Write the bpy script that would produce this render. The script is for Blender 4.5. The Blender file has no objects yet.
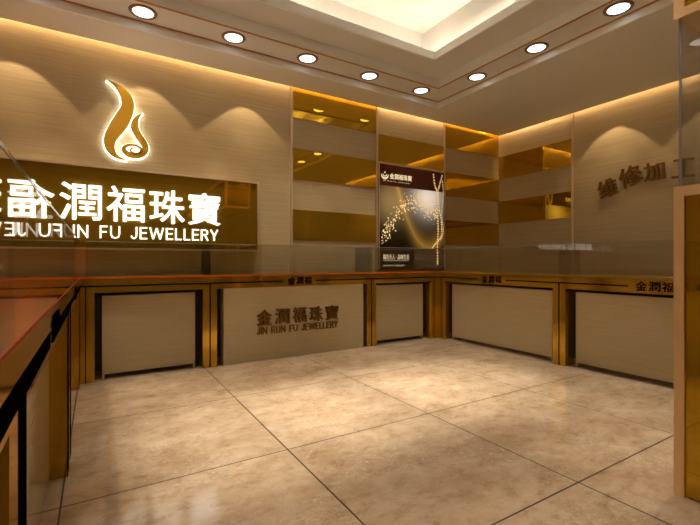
import bpy, bmesh, math, random
from mathutils import Vector, Matrix
random.seed(7)
sc = bpy.context.scene
COL = sc.collection
R = math.radians

# ------------------------------------------------------------------ materials
def new_mat(name):
    m = bpy.data.materials.new(name); m.use_nodes = True
    nt = m.node_tree
    return m, nt, nt.nodes['Principled BSDF']

def plain(name, col, rough=0.5, metal=0.0, spec=0.5, emit=None, estr=0.0, coat=0.0):
    m, nt, b = new_mat(name)
    b.inputs['Base Color'].default_value = (*col, 1)
    b.inputs['Roughness'].default_value = rough
    b.inputs['Metallic'].default_value = metal
    b.inputs['Specular IOR Level'].default_value = spec
    b.inputs['Coat Weight'].default_value = coat
    if emit:
        b.inputs['Emission Color'].default_value = (*emit, 1)
        b.inputs['Emission Strength'].default_value = estr
    return m

def N(nt, typ, **kw):
    n = nt.nodes.new(typ)
    for k, v in kw.items(): setattr(n, k, v)
    return n

def ramp(nt, stops):
    r = N(nt, 'ShaderNodeValToRGB'); e = r.color_ramp.elements
    while len(e) < len(stops): e.new(0.5)
    for i, (p, c) in enumerate(stops):
        e[i].position = p; e[i].color = (*c, 1)
    return r

def wood(name, c1, c2, scale=(0.7, 0.7, 38), rough=0.35, coat=0.0):
    m, nt, b = new_mat(name); L = nt.links.new
    tc = N(nt, 'ShaderNodeTexCoord'); mp = N(nt, 'ShaderNodeMapping'); mp.inputs['Scale'].default_value = scale
    L(tc.outputs['Object'], mp.inputs['Vector'])
    n1 = N(nt, 'ShaderNodeTexNoise'); n1.inputs['Scale'].default_value = 2.2; n1.inputs['Detail'].default_value = 7
    n1.inputs['Roughness'].default_value = 0.6; n1.inputs['Distortion'].default_value = 0.25
    L(mp.outputs[0], n1.inputs['Vector'])
    r = ramp(nt, [(0.3, c2), (0.62, c1)])
    L(n1.outputs['Fac'], r.inputs[0]); L(r.outputs[0], b.inputs['Base Color'])
    b.inputs['Roughness'].default_value = rough
    b.inputs['Coat Weight'].default_value = coat
    return m

M = {}
M['wall_wood'] = wood('pale_wood_veneer', (0.54, 0.44, 0.275), (0.43, 0.34, 0.20), rough=0.4)
M['panel_wood'] = wood('panel_wood_veneer', (0.60, 0.51, 0.325), (0.51, 0.425, 0.26), scale=(1.5, 1.5, 60), rough=0.3)
M['gloss_wood'] = wood('glossy_wood_veneer', (0.60, 0.51, 0.325), (0.51, 0.425, 0.26), scale=(1.5, 1.5, 60), rough=0.14, coat=0.15)
M['gold'] = plain('amber_gold_metal', (0.62, 0.38, 0.05), 0.10, 0.78)
M['pale_gold'] = plain('brushed_pale_gold', (0.92, 0.64, 0.34), 0.35, 0.3)
M['amber'] = plain('amber_mirror', (0.60, 0.38, 0.03), 0.03, 0.8)
M['sign_amber'] = plain('dark_amber_mirror', (0.52, 0.31, 0.02), 0.04, 0.8)
M['logo_gold'] = plain('logo_gold', (0.80, 0.48, 0.04), 0.25, 0.5)
M['trim'] = plain('satin_bronze_trim', (0.72, 0.58, 0.42), 0.35, 0.7)
M['copper'] = plain('copper_bead', (0.62, 0.30, 0.10), 0.35, 0.6)
M['bezel'] = plain('dark_copper_rim', (0.30, 0.14, 0.05), 0.35, 0.3)
M['black'] = plain('black_lacquer', (0.005, 0.004, 0.003), 1.0, spec=0.0)
M['dark'] = plain('dark_interior', (0.012, 0.009, 0.006), 0.6)
M['soffit'] = plain('taupe_paint', (0.78, 0.78, 0.78), 0.7)
M['white'] = plain('offwhite_paint', (0.92, 0.94, 0.94), 0.65)
M['topceil'] = plain('cream_paint', (0.56, 0.52, 0.47), 0.7)
M['orange'] = plain('orange_lacquer', (0.72, 0.10, 0.012), 0.12, 0.0, 0.5)
M['red_edge'] = plain('deep_red_edge', (0.45, 0.03, 0.01), 0.5, 0.0, 0.1)
M['orange_deck'] = plain('orange_deck_glass', (1.0, 0.27, 0.02), 0.22, 1.0, 0.5)
M['liner'] = plain('salmon_liner', (1.0, 0.36, 0.09), 0.18, 1.0)
M['gold_deck'] = plain('gold_deck_glass', (0.45, 0.27, 0.03), 0.1, 0.4)
M['bronze'] = plain('bronze_letter', (0.20, 0.09, 0.012), 0.3, 0.8)
M['letter_black'] = plain('black_letter', (0.005, 0.004, 0.003), 1.0, spec=0.0)
M['glass_edge'] = plain('grey_green_glass_edge', (0.25, 0.30, 0.24), 0.15)
M['blue_edge'] = plain('blue_grey_glass_edge', (0.26, 0.27, 0.30), 0.2)
M['sign_white'] = plain('lit_white_acrylic', (0.9, 0.9, 0.9), 0.4, emit=(1.0, 0.97, 0.92), estr=1.05)
M['halo'] = plain('backlight_acrylic', (0.9, 0.9, 0.9), 0.4, emit=(1.0, 0.93, 0.78), estr=2.6)
M['lens'] = plain('downlight_lens', (0.9, 0.9, 0.9), 0.4, emit=(1.0, 0.96, 0.90), estr=1.8)
M['strip'] = plain('led_strip', (0.9, 0.9, 0.9), 0.4, emit=(1.0, 0.90, 0.72), estr=34.0)
M['slot_strip'] = plain('warm_led_strip', (0.9, 0.9, 0.9), 0.4, emit=(1.0, 0.65, 0.33), estr=24.0)

for k_, tint_ in (('gold', (.62, .38, .07)), ('amber', (.75, .48, .05)), ('orange_deck', (.9, .3, .05)), ('orange', (.7, .12, .02)), ('liner', (1, .5, .25))):
    M[k_].node_tree.nodes['Principled BSDF'].inputs['Specular Tint'].default_value = (*tint_, 1)

def glass_mat(name, tint, boost=1.0, base=0.02):
    m = bpy.data.materials.new(name); m.use_nodes = True
    nt = m.node_tree; nt.nodes.clear(); L = nt.links.new
    out = N(nt, 'ShaderNodeOutputMaterial'); tr = N(nt, 'ShaderNodeBsdfTransparent'); gl = N(nt, 'ShaderNodeBsdfGlossy')
    tr.inputs[0].default_value = (*tint, 1); gl.inputs['Roughness'].default_value = 0.0
    gl.inputs['Color'].default_value = (0.95, 0.95, 0.95, 1)
    fr = N(nt, 'ShaderNodeFresnel'); fr.inputs[0].default_value = 1.5
    geo = N(nt, 'ShaderNodeNewGeometry')
    inv = N(nt, 'ShaderNodeMath', operation='SUBTRACT'); inv.inputs[0].default_value = 1.0
    L(geo.outputs['Backfacing'], inv.inputs[1])
    mu = N(nt, 'ShaderNodeMath', operation='MULTIPLY_ADD'); mu.inputs[1].default_value = boost; mu.inputs[2].default_value = base
    L(fr.outputs[0], mu.inputs[0])
    m2 = N(nt, 'ShaderNodeMath', operation='MULTIPLY'); m2.use_clamp = True
    L(mu.outputs[0], m2.inputs[0]); L(inv.outputs[0], m2.inputs[1])
    mx = N(nt, 'ShaderNodeMixShader')
    L(m2.outputs[0], mx.inputs[0]); L(tr.outputs[0], mx.inputs[1]); L(gl.outputs[0], mx.inputs[2]); L(mx.outputs[0], out.inputs[0])
    return m
M['glass'] = glass_mat('showcase_glass', (0.955, 0.95, 0.935), 1.0, 0.03)
M['left_glass'] = glass_mat('left_showcase_glass', (0.955, 0.95, 0.935), 1.15, 0.04)
M['top_glass'] = glass_mat('clear_case_glass', (0.955, 0.95, 0.935), 0.3, 0.015)
M['tall_glass'] = glass_mat('tall_case_glass', (0.92, 0.93, 0.95), 1.2, 0.04)

def floor_mat():
    m, nt, b = new_mat('polished_beige_travertine_tile'); L = nt.links.new
    tc = N(nt, 'ShaderNodeTexCoord')
    mp = N(nt, 'ShaderNodeMapping'); mp.inputs['Location'].default_value = (0.123 + 9.9, -2.045 + 9.9, 0)
    L(tc.outputs['Object'], mp.inputs['Vector'])
    br = N(nt, 'ShaderNodeTexBrick'); br.offset = 0; br.squash = 1
    br.inputs['Scale'].default_value = 1.0; br.inputs['Brick Width'].default_value = 0.99; br.inputs['Row Height'].default_value = 0.99
    br.inputs['Mortar Size'].default_value = 0.004; br.inputs['Mortar Smooth'].default_value = 0.1; br.inputs['Bias'].default_value = 0
    br.inputs['Color1'].default_value = (0, 0, 0, 1); br.inputs['Color2'].default_value = (1, 1, 1, 1)
    L(mp.outputs[0], br.inputs['Vector'])
    # large clouds, streaked
    def noise(scale, detail, rough, sx=1, sy=1, dist=0.0, rot=0.0):
        q = N(nt, 'ShaderNodeMapping'); q.inputs['Scale'].default_value = (sx, sy, 1); q.inputs['Rotation'].default_value = (0, 0, rot)
        L(tc.outputs['Object'], q.inputs['Vector'])
        n = N(nt, 'ShaderNodeTexNoise'); n.inputs['Scale'].default_value = scale; n.inputs['Detail'].default_value = detail
        n.inputs['Roughness'].default_value = rough; n.inputs['Distortion'].default_value = dist
        L(q.outputs[0], n.inputs['Vector']); return n
    a = noise(3.0, 10, 0.72, 0.9, 1.25, 0.25, 0.15)
    c = noise(11, 10, 0.78, 0.9, 1.2, 0.3, 0.15)
    ra = ramp(nt, [(0.36, (0.45, 0.32, 0.205)), (0.5, (0.55, 0.415, 0.285)), (0.64, (0.64, 0.51, 0.38))])
    L(a.outputs['Fac'], ra.inputs[0])
    # pits and veins
    rc = ramp(nt, [(0.34, (0.66, 0.54, 0.43)), (0.5, (1, 1, 1)), (0.62, (1, 1, 1)), (0.75, (0.86, 0.80, 0.74))])
    L(c.outputs['Fac'], rc.inputs[0])
    mul = N(nt, 'ShaderNodeMixRGB', blend_type='MULTIPLY'); mul.inputs[0].default_value = 0.75
    L(ra.outputs[0], mul.inputs[1]); L(rc.outputs[0], mul.inputs[2])
    # thin pale/dark cracks (ridged noise), present only in patches
    d = noise(22, 8, 0.65, 0.8, 1.3, 0.8, 0.2)
    ab = N(nt, 'ShaderNodeMath', operation='SUBTRACT'); ab.inputs[1].default_value = 0.5; L(d.outputs['Fac'], ab.inputs[0])
    ab2 = N(nt, 'ShaderNodeMath', operation='ABSOLUTE'); L(ab.outputs[0], ab2.inputs[0])
    rd = ramp(nt, [(0.0, (1, 1, 1)), (0.022, (0, 0, 0))]); L(ab2.outputs[0], rd.inputs[0])
    pm = noise(2.0, 3, 0.5, 1, 1.4, 0.3); rp = ramp(nt, [(0.48, (0, 0, 0)), (0.56, (1, 1, 1))]); L(pm.outputs['Fac'], rp.inputs[0])
    cm = N(nt, 'ShaderNodeMath', operation='MULTIPLY'); L(rd.outputs[0], cm.inputs[0]); L(rp.outputs[0], cm.inputs[1])
    cm2 = N(nt, 'ShaderNodeMath', operation='MULTIPLY'); cm2.inputs[1].default_value = 0.6; L(cm.outputs[0], cm2.inputs[0])
    mc = N(nt, 'ShaderNodeMixRGB'); mc.inputs[2].default_value = (0.28, 0.18, 0.10, 1)
    L(cm2.outputs[0], mc.inputs[0]); L(mul.outputs[0], mc.inputs[1])
    # pale calcite flecks inside the same patches
    e2 = noise(48, 4, 0.6, 0.7, 1.3, 0.3, 0.2); re_ = ramp(nt, [(0.60, (0, 0, 0)), (0.66, (1, 1, 1))]); L(e2.outputs['Fac'], re_.inputs[0])
    fm = N(nt, 'ShaderNodeMath', operation='MULTIPLY'); L(re_.outputs[0], fm.inputs[0]); L(rp.outputs[0], fm.inputs[1])
    fm2 = N(nt, 'ShaderNodeMath', operation='MULTIPLY'); fm2.inputs[1].default_value = 0.5; L(fm.outputs[0], fm2.inputs[0])
    mf = N(nt, 'ShaderNodeMixRGB'); mf.inputs[2].default_value = (0.80, 0.70, 0.56, 1); L(fm2.outputs[0], mf.inputs[0]); L(mc.outputs[0], mf.inputs[1]); mc = mf
    # slight tone difference per tile
    hs = N(nt, 'ShaderNodeMixRGB', blend_type='MULTIPLY'); hs.inputs[0].default_value = 0.12
    L(mc.outputs[0], hs.inputs[1]); L(br.outputs['Color'], hs.inputs[2])
    g = N(nt, 'ShaderNodeMixRGB'); g.inputs[2].default_value = (0.045, 0.028, 0.018, 1)
    L(br.outputs['Fac'], g.inputs[0]); L(hs.outputs[0], g.inputs[1]); L(g.outputs[0], b.inputs['Base Color'])
    b.inputs['Specular IOR Level'].default_value = 0.4
    rr = N(nt, 'ShaderNodeMapRange'); rr.inputs['To Min'].default_value = 0.10; rr.inputs['To Max'].default_value = 0.5
    L(br.outputs['Fac'], rr.inputs[0])
    ad = N(nt, 'ShaderNodeMath', operation='MULTIPLY_ADD'); ad.inputs[1].default_value = 0.2
    L(cm.outputs[0], ad.inputs[0]); L(rr.outputs[0], ad.inputs[2]); L(ad.outputs[0], b.inputs['Roughness'])
    bp = N(nt, 'ShaderNodeBump'); bp.inputs['Strength'].default_value = 0.25; bp.inputs['Distance'].default_value = 0.002; bp.invert = True
    ad2 = N(nt, 'ShaderNodeMath', operation='ADD'); L(br.outputs['Fac'], ad2.inputs[0]); L(cm.outputs[0], ad2.inputs[1])
    L(ad2.outputs[0], bp.inputs['Height']); L(bp.outputs[0], b.inputs['Normal'])
    return m
M['floor'] = floor_mat()

def poster_mat():
    m, nt, b = new_mat('printed_poster_art'); L = nt.links.new
    tc = N(nt, 'ShaderNodeTexCoord'); sx = N(nt, 'ShaderNodeSeparateXYZ'); L(tc.outputs['Object'], sx.inputs[0])
    X, Z = sx.outputs['X'], sx.outputs['Z']
    def ma(op, a, bb=None, c=None, clamp=False):
        n = N(nt, 'ShaderNodeMath', operation=op); n.use_clamp = clamp
        for i, v in enumerate((a, bb, c)):
            if v is None: continue
            if isinstance(v, (int, float)): n.inputs[i].default_value = v
            else: L(v, n.inputs[i])
        return n.outputs[0]
    # golden valley-shaped swoosh   z = 2.4 (x-.87)^2 + .28
    dx = ma('SUBTRACT', X, 0.87); par = ma('MULTIPLY_ADD', ma('MULTIPLY', dx, dx), 2.6, 0.30)
    d = ma('SUBTRACT', Z, par)
    below = ma('MULTIPLY', ma('ABSOLUTE', d), -9.0); glow = ma('POWER', 2.718, below)
    # dusty brown mist to the upper left
    q1x = ma('SUBTRACT', X, 0.20); q1z = ma('SUBTRACT', Z, 0.90)
    r1 = ma('MULTIPLY', ma('ADD', ma('MULTIPLY', q1x, q1x), ma('MULTIPLY', q1z, q1z)), -14.0); g1 = ma('POWER', 2.718, r1)
    q2x = ma('SUBTRACT', X, 0.86); q2z = ma('SUBTRACT', Z, 1.02)
    r2 = ma('MULTIPLY', ma('ADD', ma('MULTIPLY', q2x, q2x), ma('MULTIPLY', q2z, q2z)), -16.0); g2 = ma('POWER', 2.718, r2)
    def colmul(fac, c):
        n = N(nt, 'ShaderNodeMixRGB'); n.inputs[1].default_value = (0, 0, 0, 1); n.inputs[2].default_value = (*c, 1); L(fac, n.inputs[0]); return n.outputs[0]
    def add(a, bb):
        n = N(nt, 'ShaderNodeMixRGB', blend_type='ADD'); n.inputs[0].default_value = 1; L(a, n.inputs[1]); L(bb, n.inputs[2]); return n.outputs[0]
    col = add(add(colmul(glow, (0.34, 0.19, 0.03)), colmul(g1, (0.30, 0.20, 0.08))), colmul(g2, (1.1, 1.0, 0.9)))
    L(col, b.inputs['Base Color']); b.inputs['Roughness'].default_value = 0.25
    L(col, b.inputs['Emission Color']); b.inputs['Emission Strength'].default_value = 0.35
    return m
M['poster_art'] = poster_mat()
M['maroon'] = plain('maroon_print', (0.11, 0.012, 0.008), 0.25)
M['taupe_print'] = plain('taupe_print', (0.24, 0.17, 0.12), 0.3)
M['plum_print'] = plain('dark_plum_print', (0.07, 0.04, 0.035), 0.3)
M['print_cream'] = plain('cream_print', (0.85, 0.75, 0.50), 0.4, emit=(.85,.72,.45), estr=.5)
M['print_gold'] = plain('gold_print', (0.85, 0.55, 0.14), 0.35, emit=(.85,.6,.25), estr=.5)
M['print_spark'] = plain('spark_print', (0.80, 0.62, 0.30), 0.4, emit=(.8, .6, .28), estr=.55)
M['print_white'] = plain('white_print', (0.92, 0.88, 0.80), 0.35)

# ------------------------------------------------------------------ helpers
def link(o, parent=None):
    COL.objects.link(o)
    if parent: o.parent = parent
    return o

def mesh_obj(name, bm, mat, parent=None, smooth=False):
    bmesh.ops.recalc_face_normals(bm, faces=bm.faces)
    me = bpy.data.meshes.new(name); bm.to_mesh(me); bm.free()
    mats = mat if isinstance(mat, (list, tuple)) else [mat]
    for mm in mats: me.materials.append(mm)
    if smooth:
        for p in me.polygons: p.use_smooth = True
    return link(bpy.data.objects.new(name, me), parent)

def box(bm, x0, x1, y0, y1, z0, z1, bevel=0.0, mi=0):
    g = bmesh.ops.create_cube(bm, size=1.0)
    vs = g['verts']
    bmesh.ops.scale(bm, vec=(abs(x1-x0), abs(y1-y0), abs(z1-z0)), verts=vs)
    bmesh.ops.translate(bm, vec=((x0+x1)/2, (y0+y1)/2, (z0+z1)/2), verts=vs)
    fs = {f for v in vs for f in v.link_faces}
    for f in fs: f.material_index = mi
    if bevel:
        es = list({e for v in vs for e in v.link_edges})
        bmesh.ops.bevel(bm, geom=es, offset=bevel, segments=2, affect='EDGES', profile=0.7)
    return vs

def boxes(name, lst, mat, parent=None, bevel=0.0):
    bm = bmesh.new()
    for b in lst: box(bm, *b, bevel=bevel)
    return mesh_obj(name, bm, mat, parent)

def empty(name, loc=(0, 0, 0), rz=0.0):
    o = bpy.data.objects.new(name, None); o.empty_display_size = 0.1
    o.location = loc; o.rotation_euler = (0, 0, rz)
    return link(o)

def tag(o, label, cat, group=None):
    o['label'] = label; o['category'] = cat
    if group: o['group'] = group
    return o

def struct(o):
    o['kind'] = 'structure'; return o

def upx(px, py, Y):
    u = (px-350)/414.0; v = (261-py)/414.0
    dx = .8523*u+.5229; dy = -.5229*u+.8523; t = Y/dy
    return dx*t, 1+v*t
def cat(points, n=8):
    pts = points; out = []
    for i in range(len(pts)-1):
        p0 = pts[max(i-1, 0)]; p1 = pts[i]; p2 = pts[i+1]; p3 = pts[min(i+2, len(pts)-1)]
        for k in range(n):
            t = k/n
            out.append(tuple(0.5*((2*b)+(-a+c)*t+(2*a-5*b+4*c-d)*t*t+(-a+3*b-3*c+d)*t**3) for a, b, c, d in zip(p0, p1, p2, p3)))
    out.append(tuple(pts[-1])); return out
def ribbon(bm, cl, y0, y1, extra=0.0):
    """cl: list of (x, z, halfwidth); solid ribbon between y0 and y1"""
    L_, Rr = [], []
    n = len(cl)
    for i, (x, z, w) in enumerate(cl):
        a = cl[max(i-1, 0)]; b = cl[min(i+1, n-1)]
        tx, tz = b[0]-a[0], b[1]-a[1]; l = math.hypot(tx, tz) or 1
        tx /= l; tz /= l; w += extra
        ex = -extra*tx if i == 0 else (extra*tx if i == n-1 else 0)
        ez = -extra*tz if i == 0 else (extra*tz if i == n-1 else 0)
        L_.append((x+ex-tz*w, z+ez+tx*w)); Rr.append((x+ex+tz*w, z+ez-tx*w))
    def col(y): return [(bm.verts.new((p[0], y, p[1])), bm.verts.new((q[0], y, q[1]))) for p, q in zip(L_, Rr)]
    f, b = col(y0), col(y1)
    for i in range(n-1):
        bm.faces.new((f[i][0], f[i+1][0], f[i+1][1], f[i][1])); bm.faces.new((b[i][0], b[i][1], b[i+1][1], b[i+1][0]))
        bm.faces.new((f[i][0], b[i][0], b[i+1][0], f[i+1][0])); bm.faces.new((f[i][1], f[i+1][1], b[i+1][1], b[i][1]))
    bm.faces.new((f[0][0], f[0][1], b[0][1], b[0][0])); bm.faces.new((f[-1][0], b[-1][0], b[-1][1], f[-1][1]))
# plain upright capitals drawn as strokes: letter -> (width, strokes), heights 0..1
GLY = {
 'J': (.42, [[(.36, 1), (.36, .34), (.33, .13), (.20, .045), (.08, .12), (.04, .27)]]),
 'I': (.14, [[(.07, 1), (.07, 0)]]),
 'N': (.62, [[(.06, 0), (.06, 1)], [(.06, .95), (.56, .05)], [(.56, 1), (.56, 0)]]),
 'R': (.56, [[(.06, 0), (.06, 1)], [(.06, .945), (.34, .945), (.46, .88), (.49, .74), (.46, .60), (.34, .53), (.06, .53)], [(.30, .53), (.52, 0)]]),
 'U': (.62, [[(.06, 1), (.06, .36), (.12, .12), (.31, .045), (.50, .12), (.56, .36), (.56, 1)]]),
 'F': (.48, [[(.06, 0), (.06, 1)], [(.06, .945), (.47, .945)], [(.06, .51), (.42, .51)]]),
 'E': (.50, [[(.06, 0), (.06, 1)], [(.06, .945), (.49, .945)], [(.06, .52), (.45, .52)], [(.06, .055), (.49, .055)]]),
 'W': (.94, [[(.04, 1), (.24, .03)], [(.24, .03), (.47, .95)], [(.47, .95), (.70, .03)], [(.70, .03), (.90, 1)]]),
 'L': (.46, [[(.06, 0), (.06, 1)], [(.06, .055), (.45, .055)]]),
 'Y': (.60, [[(.04, 1), (.30, .44)], [(.56, 1), (.30, .44)], [(.30, .46), (.30, 0)]]),
}
def latin_bm(body, w, h, depth, bold, mat4):
    tot = sum((GLY[c][0]+.13) if c != ' ' else .50 for c in body)-.13
    bm = bmesh.new(); x = 0; k = 0; hw = .055+bold
    for c in body:
        if c == ' ': x += .50; continue
        gw, strokes = GLY[c]
        for st in strokes:
            k += 1; d = .02*depth*(k % 3)
            cl = [(((x+px)/tot-.5)*w, (pz-.5)*h, hw*h) for px, pz in st]
            ribbon(bm, cl, -depth-d, 0)
        x += gw+.13
    if mat4: bm.transform(mat4)
    return bm

GLYPHS = {}
def text_bm(body, w, h, depth, bold=0.0, center=True, mat4=None):
    """flat lettering fitted to w x h in the local XZ plane, facing -Y, raised `depth` towards -Y"""
    if body.isascii(): return latin_bm(body, w, h, depth, bold, mat4)
    if body not in GLYPHS:
        c = bpy.data.curves.new('tmp', 'FONT'); c.body = body; c.size = 1.0; c.extrude = 0.5; c.resolution_u = 3
        o = bpy.data.objects.new('tmp', c); COL.objects.link(o)
        dg = bpy.context.evaluated_depsgraph_get(); dg.update()
        GLYPHS[body] = bpy.data.meshes.new_from_object(o.evaluated_get(dg))
        bpy.data.objects.remove(o); bpy.data.curves.remove(c)
    me = GLYPHS[body]
    bm = bmesh.new()
    offs = [(0, 0, 0)] if not bold else [(-bold, bold*.6, 0), (bold, bold*.6, .004), (-bold, -bold*.6, .008), (bold, -bold*.6, .012)]
    for dx, dy, dz in offs:
        n0 = len(bm.verts); bm.from_mesh(me); bm.verts.ensure_lookup_table()
        for v in bm.verts[n0:]: v.co += Vector((dx, dy, dz*.5))
    xs = [v.co.x for v in bm.verts]; ys = [v.co.y for v in bm.verts]
    x0, x1, y0, y1 = min(xs), max(xs), min(ys), max(ys)
    sx = w/(x1-x0); sy = h/(y1-y0)
    for v in bm.verts:
        x = (v.co.x-(x0+x1)/2)*sx; z = (v.co.y-(y0+y1)/2)*sy
        v.co = Vector((x, -depth*(v.co.z+0.5), z))
    if mat4: bm.transform(mat4)
    return bm

def T(x, y, z): return Matrix.Translation((x, y, z))

# ------------------------------------------------------------------ room shell
WY, WX = 4.46, 5.56          # back and right walls
LX, FY = -1.75, -2.6         # left and front walls
ZS = 3.0                     # soffit height
ZT = 3.80
bm = bmesh.new(); box(bm, LX-.1, WX+.1, FY-.1, WY+.1, -.1, 0); struct(mesh_obj('floor', bm, M['floor']))
struct(boxes('wall_back', [(LX-.1, WX+.1, WY, WY+.1, 0, ZT)], M['wall_wood']))
struct(boxes('wall_right', [(WX, WX+.1, FY, WY, 0, ZT)], M['wall_wood']))
struct(boxes('wall_left', [(LX-.1, LX, FY, WY, 0, ZT)], M['wall_wood']))
struct(boxes('wall_front', [(LX-.1, WX+.1, FY-.1, FY, 0, ZT)], M['wall_wood']))

# stepped ceiling: square rings.  (x0,x1,y0,y1) of each ring's inner opening
A = (-0.77, 3.81, -1.6, 4.00)        # soffit opening
B = (-0.45, 3.50, -1.28, 3.68)        # light band opening
C_ = (-0.08, 3.13, -0.93, 3.35)       # inner step opening
ZB, ZC = 3.075, 3.184
def ring(bm, o, i, z0, z1):
    box(bm, o[0], i[0], o[2], o[3], z0, z1); box(bm, i[1], o[1], o[2], o[3], z0, z1)
    box(bm, i[0], i[1], o[2], i[2], z0, z1); box(bm, i[0], i[1], i[3], o[3], z0, z1)
def grow(r, d): return (r[0]-d, r[1]+d, r[2]-d, r[3]+d)
SO = (LX, WX-.06, FY, WY-.06)
bm = bmesh.new(); ring(bm, SO, grow(A, .02), ZS, ZS+.03); struct(mesh_obj('ceiling', bm, M['soffit']))
bm = bmesh.new(); ring(bm, grow(A, .02), A, ZS, ZB+.02)
ring(bm, grow(B, .02), B, ZB+.001, ZC+.02)
ring(bm, grow(C_, .02), C_, ZC+.001, ZC+.085)
struct(mesh_obj('ceiling', bm, M['white']))
bm = bmesh.new(); ring(bm, A, grow(B, .02), ZB, ZB+.02); ring(bm, B, grow(C_, .02), ZC, ZC+.02)
struct(mesh_obj('ceiling', bm, M['soffit']))
Z5 = 3.64
bm = bmesh.new(); RO = (C_[0]-.11, C_[1]+.11, C_[2]-.32, C_[3]+.32)
ring(bm, RO, grow(C_, .02), ZC+.02, ZC+.04)
ring(bm, grow(RO, .02), RO, ZC+.02, Z5)
box(bm, RO[0]-.02, RO[1]+.02, RO[2]-.02, RO[3]+.02, Z5, Z5+.03)
struct(mesh_obj('ceiling', bm, M['topceil']))
struct(boxes('ceiling', [(LX-.1, WX+.1, FY-.1, WY+.1, ZT, ZT+.1)], M['dark']))
# slot backing above the wall-top light gap
struct(boxes('ceiling', [(LX, WX, WY-.30, WY, 3.16, 3.18), (WX-.30, WX, FY, WY-.30, 3.16, 3.18),
                         (LX, WX-.3, WY-.32, WY-.30, 3.03, 3.18), (WX-.32, WX-.30, FY, WY-.32, 3.03, 3.18)], M['white']))
# copper beads bordering the light band
def bead_ring(bm, r, z, w=.014):
    a = grow(r, w); ring(bm, a, r, z-.008, z+.001)
bm = bmesh.new(); bead_ring(bm, grow(A, -.012), ZB); struct(mesh_obj('trim_1', bm, M['copper']))
bm = bmesh.new(); bead_ring(bm, grow(B, .0), ZB); struct(mesh_obj('trim_2', bm, M['copper']))
# LED strips: cove of the raised tray, and slots at the wall tops
g = grow(C_, .055)
bm = bmesh.new(); ring(bm, grow(g, .015), g, ZC+.042, ZC+.052); struct(mesh_obj('trim_3', bm, M['strip']))
struct(boxes('trim_4', [(LX, WX-.1, WY-.06, WY-.045, 3.13, 3.14), (WX-.06, WX-.045, FY, WY-.16, 3.13, 3.14)], M['slot_strip']))

# wall strips : metal divider trims (back wall x = 1.93 3.145 4.35, corner, right wall y = 3.232)
xs = [1.935, 3.143, 4.352]
n = 5
for x in xs:
    struct(boxes('trim_%d' % n, [(x-.013, x+.013, WY-.024, WY, 0.0, 3.12)], M['trim'], bevel=.003)); n += 1
struct(boxes('trim_%d' % n, [(WX-.024, WX, 3.232-.013, 3.232+.013, 0.0, 3.12)], M['trim'], bevel=.003))

# amber mirror strips
rows = [0.89, 1.245, 1.60, 1.957, 2.312, 2.672, 3.10]
def mirror_back(x0, x1, r, label):
    o = boxes('mirror_panel', [(x0+.014, x1-.014, WY-.014, WY, rows[r], rows[r+1])], M['amber'])
    tag(o, label, 'mirror panel', 'amber mirror strips on the walls')
P0 = 'amber mirror strip left of the poster, '
mirror_back(xs[0], xs[1], 5, P0+'topmost, just under the ceiling')
mirror_back(xs[0], xs[1], 3, P0+'middle of its column of three')
mirror_back(xs[0], xs[1], 1, P0+'lowest, just above the counter glass')
mirror_back(xs[1], xs[2], 4, 'amber mirror strip directly above the jewellery poster')
P1 = 'amber mirror strip between poster and room corner, '
mirror_back(xs[2], WX, 5, P1+'topmost, just under the ceiling')
mirror_back(xs[2], WX, 3, P1+'middle of its column of three')
mirror_back(xs[2], WX, 1, P1+'lowest, just above the counter glass')
for r, lab in ((4, 'upper amber mirror strip on the right wall beside the room corner'), (2, 'lower amber mirror strip on the right wall beside the room corner')):
    o = boxes('mirror_panel', [(WX-.014, WX, 3.246, WY-.016, rows[r], rows[r+1])], M['amber'])
    tag(o, lab, 'mirror panel', 'amber mirror strips on the walls')

# ------------------------------------------------------------------ downlights
def downlight(x, y, z, label, watt, group, size=0.098, spot=70, blend=.6, warm=(1, .89, .72)):
    t = empty('downlight', (x, y, z)); tag(t, label, 'downlight', group)
    bm = bmesh.new()
    n = 32; prof = [(size*.80, .0), (size*.84, -.008), (size*1.02, -.010), (size*1.10, -.006), (size*1.12, 0.0)]
    rings_ = [[bm.verts.new((r*math.cos(2*math.pi*k/n), r*math.sin(2*math.pi*k/n), zz)) for k in range(n)] for r, zz in prof]
    for a, b2 in zip(rings_, rings_[1:]):
        for k in range(n): bm.faces.new((a[k], a[(k+1) % n], b2[(k+1) % n], b2[k]))
    mesh_obj('bezel', bm, M['bezel'], t, True)
    bm = bmesh.new(); bmesh.ops.create_cone(bm, cap_ends=True, segments=32, radius1=size*.82, radius2=size*.82, depth=.004)
    bmesh.ops.translate(bm, vec=(0, 0, -.003), verts=bm.verts)
    mesh_obj('lens', bm, M['lens'], t)
    if watt:
        l = bpy.data.lights.new('downlight_lamp', 'SPOT'); l.energy = watt; l.color = warm; l.spot_size = R(spot); l.spot_blend = blend; l.shadow_soft_size = .04
        lo = bpy.data.objects.new('lamp', l); lo.location = (0, 0, -.03); link(lo, t)
G1 = 'downlights in the recessed ceiling band'
yb = 3.84; xb = 3.655
names = ['first', 'second', 'third', 'fourth', 'fifth']
for k, x in enumerate([.335, 1.09, 1.845, 2.61, 3.37]):
    downlight(x, yb, ZB, 'round copper rimmed ceiling downlight above the back counter, %s from the left' % names[k], 26, G1)
for k, y in enumerate([3.225, 2.485, 1.745]):
    downlight(xb, y, ZB, 'round copper rimmed ceiling downlight of the right row, %s from the far ceiling corner' % names[k], 26, G1)
downlight(-.42, yb, ZB, 'round copper rimmed ceiling downlight at the left end of the back band', 26, G1)
for y in (1.0, .26):
    downlight(xb, y, ZB, 'round copper rimmed ceiling downlight of the right row, out towards the viewer', 45, G1)
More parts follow.
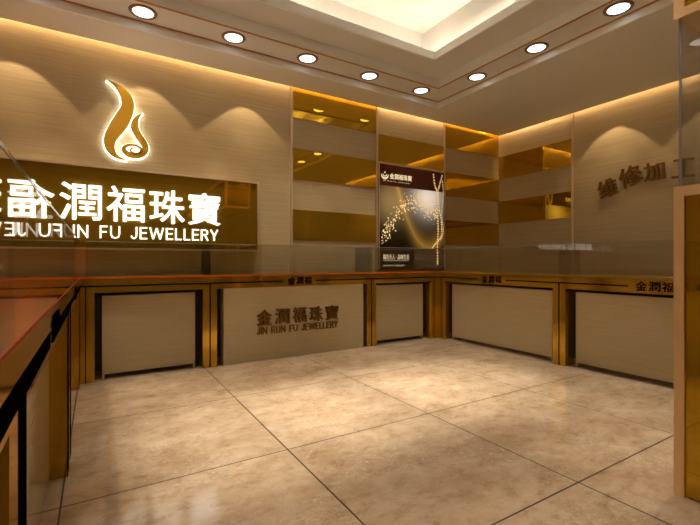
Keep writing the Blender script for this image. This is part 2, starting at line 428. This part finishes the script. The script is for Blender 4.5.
for y in (3.1, 2.35, 1.6, .85):
    downlight(-.61, y, ZB, 'round copper rimmed ceiling downlight above the left counter', 30, G1)
for x in (.93, 1.74, 2.55):
    downlight(x, 2.45, Z5, 'round downlight in the raised central ceiling', 360, 'downlights in the raised ceiling', spot=32, blend=1.0)
    downlight(x, .8, Z5, 'round downlight in the raised central ceiling', 70, 'downlights in the raised ceiling', spot=46, blend=1.0)

def washer(x, y, half, e):
    l = bpy.data.lights.new('wall_washer', 'SPOT'); l.energy = e; l.color = (1, .72, .40); l.spot_size = R(half*2); l.spot_blend = .12; l.shadow_soft_size = .012
    o = bpy.data.objects.new('wall_washer', l); o.location = (x, y, 2.985); link(o)
for x in (-1.58, -.60, .40, 1.39):
    washer(x, WY-.27, 42, 11); washer(x, WY-.27, 26, 4)
for y in (2.69, 1.66, .63):
    washer(WX-.27, y, 42, 11); washer(WX-.27, y, 26, 4)

# ------------------------------------------------------------------ illuminated sign
sgn = tag(empty('illuminated_sign', (0.235, WY-.06, 1.12)), 'long dark amber sign board with glowing white shop lettering on the back wall', 'sign')
boxes('backboard', [(-1.271, 1.271, 0.004, .059, 0, .726)], M['sign_amber'], sgn)
boxes('border', [(-1.271, 1.271, -.012, .058, .726, .742), (-1.271, 1.271, -.012, .058, -.016, 0), (-1.287, -1.271, -.012, .058, -.016, .742), (1.271, 1.287, -.012, .058, -.016, .742)], M['trim'], sgn)
for k, ch in enumerate('金潤福珠寶'):
    cx = [-.465, -.112, .240, .597, .948][k]
    mesh_obj('character', text_bm(ch, .315, .325, .018, .009, mat4=T(cx-.235, -.002, 1.53-1.12)), M['sign_white'], sgn)
mesh_obj('lettering', text_bm('JIN RUN FU JEWELLERY', 1.70, .115, .012, .0, mat4=T(0, -.002, 1.265-1.12)), M['sign_white'], sgn)

# ------------------------------------------------------------------ flame logo
big = [(205, 1, 0.5), (236, 17, 8), (268, 45, 18), (292, 82, 27), (296, 120, 29), (277, 165, 35), (248, 210, 35), (222, 250, 29), (217, 285, 24), (227, 312, 18), (246, 333, 10), (280, 348, 3), (292, 350, .5)]
small = [(362, 145, .5), (342, 160, 8), (328, 184, 15), (328, 212, 18), (343, 243, 17), (362, 270, 17), (374, 298, 15), (366, 320, 14), (344, 332, 12), (315, 331, 12), (290, 319, 13), (279, 303, 11), (287, 290, 8), (310, 284, 6), (338, 289, 6), (354, 303, 7), (350, 318, 7), (332, 323, 6), (314, 317, 6), (309, 305, 5), (318, 298, 4), (330, 301, 2)]
def to_wall(l, Y):
    out = []
    for x, y, w in l:
        px, py = 60+x/4.375, 80+y/4.375
        X, Zz = upx(px, py, Y); X2, _ = upx(px+1, py, Y)
        out.append((X, Zz, w/4.375*(X2-X)*1.0))
    return out
lg = tag(empty('flame_logo', (0.41, WY, 2.05)), 'backlit gold flame emblem mounted high on the back wall above the sign', 'logo')
for nm, l in (('flame', big), ('swirl', small)):
    w = cat(to_wall(l, WY-.05), 6); w = [(a-.41, b-2.05, c) for a, b, c in w]
    bm = bmesh.new(); ribbon(bm, w, -.055, -.035); p = mesh_obj(nm, bm, M['logo_gold'], lg)
    bm = bmesh.new(); ribbon(bm, w, -.034, 0, .006); mesh_obj('backlight', bm, M['halo'], p)

# ------------------------------------------------------------------ poster
ps = tag(empty('jewellery_poster', (3.157, WY, .89)), 'framed dark poster of gold bead necklaces leaning behind the back counter glass', 'poster')
W, H = 1.182, 1.395
boxes('board', [(0, W, -.030, -.002, 0, H)], M['black'], ps)
boxes('poster_frame', [(-.0, W, -.036, -.0, H, H+.024), (-.0, .016, -.036, -.030, 0, H), (W-.016, W, -.036, -.030, 0, H)], M['trim'], ps)
boxes('art_print', [(.016, W-.016, -.032, -.030, .27, 1.11)], M['poster_art'], ps)
boxes('header_band', [(.016, W-.016, -.032, -.030, 1.11, H)], M['maroon'], ps)
boxes('footer_band', [(.016, W-.016, -.032, -.030, 0, .27)], M['taupe_print'], ps)
ft = boxes('caption_block', [(.03, .60, -.0335, -.032, 0.0, .262)], M['plum_print'], ps)
mesh_obj('lettering', text_bm('福在天人 · 品味生活', .44, .07, .001, .01, mat4=T(.29, -.034, .165)), M['print_cream'], ps)
boxes('caption_rule', [(.07, .51, -.0345, -.0335, .112, .116)], M['print_cream'], ps)
mesh_obj('lettering', text_bm('JIN RUN FU JEWELLERY', .36, .02, .001, .0, mat4=T(.25, -.034, .05)), M['print_cream'], ps)
mesh_obj('lettering', text_bm('金潤福珠寶', .38, .075, .001, .025, mat4=T(.37, -.033, 1.245)), M['print_cream'], ps)
mesh_obj('lettering', text_bm('JIN RUN FU JEWELLERY', .47, .014, .001, .0, mat4=T(.30, -.033, 1.175)), M['print_cream'], ps)
# crescent crest
bm = bmesh.new()
for a0, a1 in ((200, 340),):
    cl = [(.10+.058*math.cos(R(a)), 1.262+.058*math.sin(R(a)), .013*math.sin(math.pi*(a-185)/170)+.002) for a in range(a0-20, a1+21, 8)]
    ribbon(bm, cl, -.0345, -.0325)
cl = [(.10+.034*math.cos(R(a)), 1.268+.034*math.sin(R(a)), .006) for a in range(190, 351, 10)]; ribbon(bm, cl, -.0345, -.0325)
bmesh.ops.create_circle(bm, cap_ends=True, segments=12, radius=.012, matrix=Matrix.Translation((.10, -.0343, 1.285)) @ Matrix.Rotation(R(90), 4, 'X'))
mesh_obj('crest', bm, M['print_cream'], ps)
def dot(bm, x, z, r, y=-.0335, seg=8):
    bmesh.ops.create_uvsphere(bm, u_segments=seg, v_segments=5, radius=r, matrix=Matrix.Translation((x, y, z)) @ Matrix.Diagonal((1, .12, 1, 1)))
bm = bmesh.new()
for k in range(430):
    t = random.random(); a = random.gauss(0, 1)
    # arc rising from the lower left, over the middle and down to the right
    x = .05+t*.98; zc = .42+ .60*math.sin(min(t*2.1, 1.57)) - max(0, t-.42)*.42
    z = zc + a*.075
    if .30 < z < 1.09 and x < W-.03: dot(bm, x, z, random.choice([.004, .006, .008, .011]))
mesh_obj('gold_sparkles', bm, M['print_spark'], ps)['kind'] = 'stuff'
bm = bmesh.new()
def strand(pts, r, step):
    c = cat(pts, 20); acc = 0
    for a, b in zip(c, c[1:]):
        acc += math.hypot(b[0]-a[0], b[1]-a[1])
        if acc >= step: dot(bm, b[0], b[1], r*random.uniform(.8, 1.15), -.0345); acc = 0
strand([(.955, 1.38), (.985, 1.20), (1.035, 1.08), (1.04, .8), (1.05, .55), (1.035, .3), (1.04, .05)], .015, .032)
strand([(1.14, 1.38), (1.075, 1.2), (1.045, 1.08), (1.075, .85), (1.11, .7), (1.12, .5), (1.07, .42), (.98, .34), (.93, .28)], .013, .028)
strand([(1.13, 1.30), (1.15, 1.1), (1.12, .8), (1.15, .55), (1.08, .40)], .009, .022)
mesh_obj('bead_strand', bm, M['print_gold'], ps)['kind'] = 'stuff'

# ------------------------------------------------------------------ right wall characters
G = 'bronze characters on the right wall'
for ch, y, z, rt, s, lab in (('维', 2.771, 1.923, 14, .235, 'first'), ('修', 2.511, 2.030, 12, .25, 'second'), ('加', 2.257, 2.044, 3, .215, 'third'), ('工', 1.975, 2.028, -2, .21, 'fourth')):
    bm = text_bm(ch, s, s, .022, .014)
    bm.transform(Matrix.Rotation(R(-rt), 4, 'Y'))       # tilt in the wall plane
    o = mesh_obj('wall_character', bm, M['bronze'])
    o.location = (WX-.012, y, z); o.rotation_euler = (0, 0, R(-90))
    for dx_, dz in ((-.06, 0.05), (.06, -.02)):
        bm = bmesh.new(); bmesh.ops.create_cone(bm, cap_ends=True, segments=8, radius1=.004, radius2=.004, depth=.014, matrix=Matrix.Translation((dx_, .006, dz)) @ Matrix.Rotation(R(90), 4, 'X'))
        mesh_obj('standoff', bm, M['bronze'], o)
    tag(o, 'raised bronze Chinese character on the right wall, %s of four from the left' % lab, 'wall lettering', G)

# ------------------------------------------------------------------ counters
ZD = .866
def counter(loc, rz, Lg, label, group, deck='orange', left=False, panel='recess', fascia_text=False, big_text=False, inlay=.012, depth=.375, ends=(1, 1), leg=.064, rec=.08, pmat='panel_wood', gap=.055, side=True):
    t = tag(empty('display_counter', loc, rz), label, 'display counter', group)
    D = depth
    # carcass
    boxes('carcass', [(.002, Lg-.002, .14, D, .06, .736), (.0, Lg, .07, D, .736, .85)], M['dark'], t)
    # gold frame : two legs and fascia
    bm = bmesh.new()
    box(bm, 0, leg, 0, .14, 0, .736); box(bm, Lg-leg, Lg, 0, .14, 0, .736); box(bm, 0, Lg, 0, .07, .736, .853)
    mesh_obj('frame', bm, M['gold'], t)
    # black inlay line, standing 1 mm proud
    w = inlay; zt = .797
    thick = inlay > .02
    if thick and side:
        boxes('inlay', [(leg-.087, leg, -.0012, .002, 0, zt-w)], M['black'], t); boxes('inlay', [(Lg-leg, Lg-leg+.087, -.0012, .002, 0, zt-w)], M['black'], t)
    elif not thick:
        boxes('inlay', [(0, .006, -.0012, .002, 0, zt-w)], M['black'], t); boxes('inlay', [(Lg-.006, Lg, -.0012, .002, 0, zt-w)], M['black'], t)
    if fascia_text:
        boxes('inlay', [(0, Lg/2-.19, -.0012, .002, zt-w, zt)], M['black'], t); boxes('inlay', [(Lg/2+.19, Lg, -.0012, .002, zt-w, zt)], M['black'], t)
    else:
        boxes('inlay', [(0, Lg, -.0012, .002, zt-w, zt)], M['black'], t)
    # front panel
    if panel == 'recess':
        a, b = leg+gap, Lg-leg-gap
        bm = bmesh.new(); box(bm, a, b, rec, .139, .060, .705); box(bm, a, b, rec, .139, .038, .056); box(bm, a+.01, b-.01, rec+.004, .139, .054, .062)
        box(bm, a, a+.018, rec, .139, 0, .038); box(bm, b-.018, b, rec, .139, 0, .038)
        mesh_obj('front_panel', bm, M[pmat], t)
    elif panel == 'full':
        boxes('front_panel', [(leg, Lg-leg, rec, .139, 0, .735)], M[pmat], t)
    else:
        boxes('front_panel', [(leg+.065, Lg-leg-.045, .012, .139, 0, .735)], M[pmat], t)
    # deck
    boxes('deck', [(0, Lg, .004, D, .853, ZD-.003)], M['orange_deck'] if left else M['gold_deck'], t)
    if left:
        boxes('rail_top', [(0, Lg, 0, .004, .853, .861)], M['gold'], t)
        boxes('deck_edge', [(0, Lg, -.001, .004, .861, ZD)], M['red_edge'], t)
    else: boxes('deck_edge', [(0, Lg, -.004, .004, .853, ZD)], M['orange'] if deck == 'orange' else M['gold_deck'], t)
    if left: boxes('liner', [(.02, Lg-.02, .12, D-.06, ZD-.003, ZD+.002)], M['liner'], t)
    # glass box
    g0, g1, zt2, th = .0, D-.01, 1.165, .008
    bm = bmesh.new(); box(bm, .001, Lg-.001, g0, g0+th, ZD+.0005, zt2-th)
    mesh_obj('glass_front', bm, M['left_glass' if left else 'glass'], t)
    boxes('glass_top', [(.001, Lg-.001, g0, g1, zt2-th, zt2)], M['top_glass'], t)
    boxes('glass_back', [(.001, Lg-.001, g1-th, g1, ZD+.0005, zt2-th)], M['top_glass'], t)
    if ends[0]: boxes('glass_end', [(.001, .001+th, g0+th, g1-th, ZD+.0005, zt2-th)], M['glass'], t)
    if ends[1]: boxes('glass_end', [(Lg-.001-th, Lg-.001, g0+th, g1-th, ZD+.0005, zt2-th)], M['glass'], t)
    boxes('glass_edge', [(.001, Lg-.001, g0-.0008, g0, zt2-th, zt2)], M['glass_edge'], t)
    if fascia_text:
        for q, ch in enumerate('金潤福'): mesh_obj('character', text_bm(ch, .082, .078, .004, .014, mat4=T(Lg/2+(q-1)*.094, 0.0, .795)), M['letter_black'], t)
    if big_text:
        for q, ch in enumerate('金潤福珠寶'): mesh_obj('character', text_bm(ch, .158, .16, .026, .010, mat4=T(Lg/2+(q-2)*.194, .012, .432)), M['bronze'], t)
        mesh_obj('lettering', text_bm('JIN RUN FU JEWELLERY', .93, .072, .012, .02, mat4=T(Lg/2, .012, .298)), M['bronze'], t)
    return t
FYc = 4.0
GB = 'glass topped counters along the back wall'
counter((-.075, FYc, 0), 0, .988, 'short gold framed counter at the left end of the back row, plain wood front', GB)
counter((.913, FYc, 0), 0, 1.839, 'wide middle counter of the back row with bronze shop name on its front', GB, panel='flush', fascia_text=True, big_text=True)
counter((2.752, FYc, 0), 0, .978, 'short gold framed counter below the poster in the back row, plain wood front', GB)
XR = 3.8
GR = 'glass topped counters along the right side'
counter((XR, 3.946, 0), R(-90), 1.60, 'gold framed counter of the right row next to the far corner', GR, deck='gold', fascia_text=True)
counter((XR, 2.346, 0), R(-90), 1.60, 'gold framed counter of the right row in front of the bronze wall characters', GR, deck='gold', fascia_text=True)
counter((XR, .746, 0), R(-90), 1.60, 'nearest counter of the right row, hidden behind the tall showcase', GR, deck='gold', fascia_text=True)
XL = -.112
GL = 'orange topped counters along the left side'
counter((XL, -.75, 0), R(90), 1.60, left=True, ends=(0, 0), label='nearest counter of the left row, at the lower left corner of the picture', group=GL, fascia_text=True, inlay=.045, panel='full', rec=.07, depth=.55, pmat='gloss_wood', leg=.045, side=False)
counter((XL, .85, 0), R(90), 1.60, left=True, ends=(0, 0), label='orange topped left counter in the foreground with thick black inlay and glossy wood front', group=GL, fascia_text=True, inlay=.045, panel='full', rec=.07, depth=.55, pmat='gloss_wood', leg=.13)
counter((XL, 2.45, 0), R(90), 1.545, left=True, ends=(0, 1), label='orange topped left counter running up to the back left corner', group=GL, fascia_text=True, inlay=.03, panel='full', rec=.07, depth=.55, pmat='gloss_wood', leg=.15)
def corner(loc, pieces, label, deck, dk, edge, glass_faces, glass_top, inl=None):
    t = tag(empty('corner_cabinet', loc), label, 'corner cabinet')
    boxes('frame', [(a, b, c, d, 0, .853) for a, b, c, d in pieces], M['gold'], t)
    boxes('deck', [(a, b, c, d, .853, ZD) for a, b, c, d in pieces], dk, t)
    boxes('deck_edge', edge, M['orange'] if deck == 'o' else M['gold_deck'], t)
    boxes('glass_front', glass_faces, M['glass'], t)
    boxes('glass_top', glass_top, M['glass'], t)
    if inl: boxes('inlay', inl, M['black'], t)
corner((-.345, 4.225, 0), [(-.32, .268, -.223, .15)], 'gold corner cabinet filling the angle between left and back counters', 'o', M['orange_deck'],
       [(.23, .268, -.229, -.223, .853, ZD)], [(.231, .267, -.223, -.215, ZD+.0005, 1.157)], [(-.319, .267, -.223, .15, 1.157, 1.165)],
       [(.23, .268, -.2245, -.221, .785, .797)])
corner((3.99, 4.2, 0), [(-.258, -.192, -.198, .175), (-.192, .18, -.252, .175)], 'gold corner cabinet filling the angle between back and right counters', 'g', M['gold_deck'],
       [(-.256, -.192, -.204, -.198, .853, ZD), (-.196, -.192, -.252, -.204, .853, ZD)],
       [(-.257, -.192, -.198, -.190, ZD+.0005, 1.157), (-.192, -.184, -.251, -.198, ZD+.0005, 1.157)],
       [(-.257, -.192, -.198, .17, 1.157, 1.165), (-.192, .18, -.251, .17, 1.157, 1.165)],
       [(-.258, -.193, -.1992, -.196, .785, .797), (-.1932, -.190, -.252, -.1992, .785, .797)])

# ------------------------------------------------------------------ tall showcase on the right
X0, Y1, Y0 = 2.112, .788, -.85
sh = tag(empty('tall_showcase', (2.36, -.03, 0)), 'tall gold framed showcase with amber mirror base and glass middle, at the right edge', 'showcase')
def rel(l): return [(a-2.36, b-2.36, c+.03, d+.03, e, f) for a, b, c, d, e, f in l]
def framed(z0, z1, nm):
    fw = .037; xa, xb2 = X0, X0+.49
    zb = z0+fw if z0 > .5 else z0; zt = z1-.042
    l = [(xa, xb2, Y0, Y1, zt, z1)] + ([(xa, xb2, Y0, Y1, z0, zb)] if z0 > .5 else [])
    l += [(p, p+fw, q, q+fw, zb, zt) for p in (xa, xb2-fw) for q in (Y0, Y1-fw)]
    boxes(nm, rel(l), M['pale_gold'], sh)
    boxes('mirror_inset', rel([(xa+.012, xb2-.012, Y0+.012, Y1-.012, z0+.005, z1-.02)]), M['amber'], sh)
framed(0, 1.317, 'base_frame')
framed(2.033, 2.60, 'header_frame')
boxes('glass_pane', rel([(X0+.013, X0+.023, Y0+.014, Y1-.014, 1.3175, 2.0325), (X0+.467, X0+.477, Y0+.014, Y1-.014, 1.3175, 2.0325),
      (X0+.023, X0+.467, Y1-.024, Y1-.014, 1.3175, 2.0325)]), M['tall_glass'], sh)
boxes('glass_edge', rel([(X0+.0122, X0+.013, Y1-.025, Y1-.0135, 1.3175, 2.0325)]), M['blue_edge'], sh)

# ------------------------------------------------------------------ general light, world
w = bpy.data.worlds.new('World'); sc.world = w; w.use_nodes = True
w.node_tree.nodes['Background'].inputs[0].default_value = (1, .9, .75, 1); w.node_tree.nodes['Background'].inputs[1].default_value = .0

# ------------------------------------------------------------------ camera
cam = bpy.data.cameras.new('Camera'); cam.sensor_width = 36; cam.lens = 414/700*36; cam.shift_y = -1.5/700; cam.clip_start = .02
co = bpy.data.objects.new('Camera', cam); co.location = (0, 0, 1.0); co.rotation_euler = (R(90), 0, R(-31.53)); link(co)
sc.camera = co
for me_ in GLYPHS.values(): bpy.data.meshes.remove(me_)
vs = sc.view_settings
vs.view_transform = 'Standard'; vs.look = 'None'; vs.gamma = 1; vs.use_curve_mapping = False; vs.exposure = 0.58
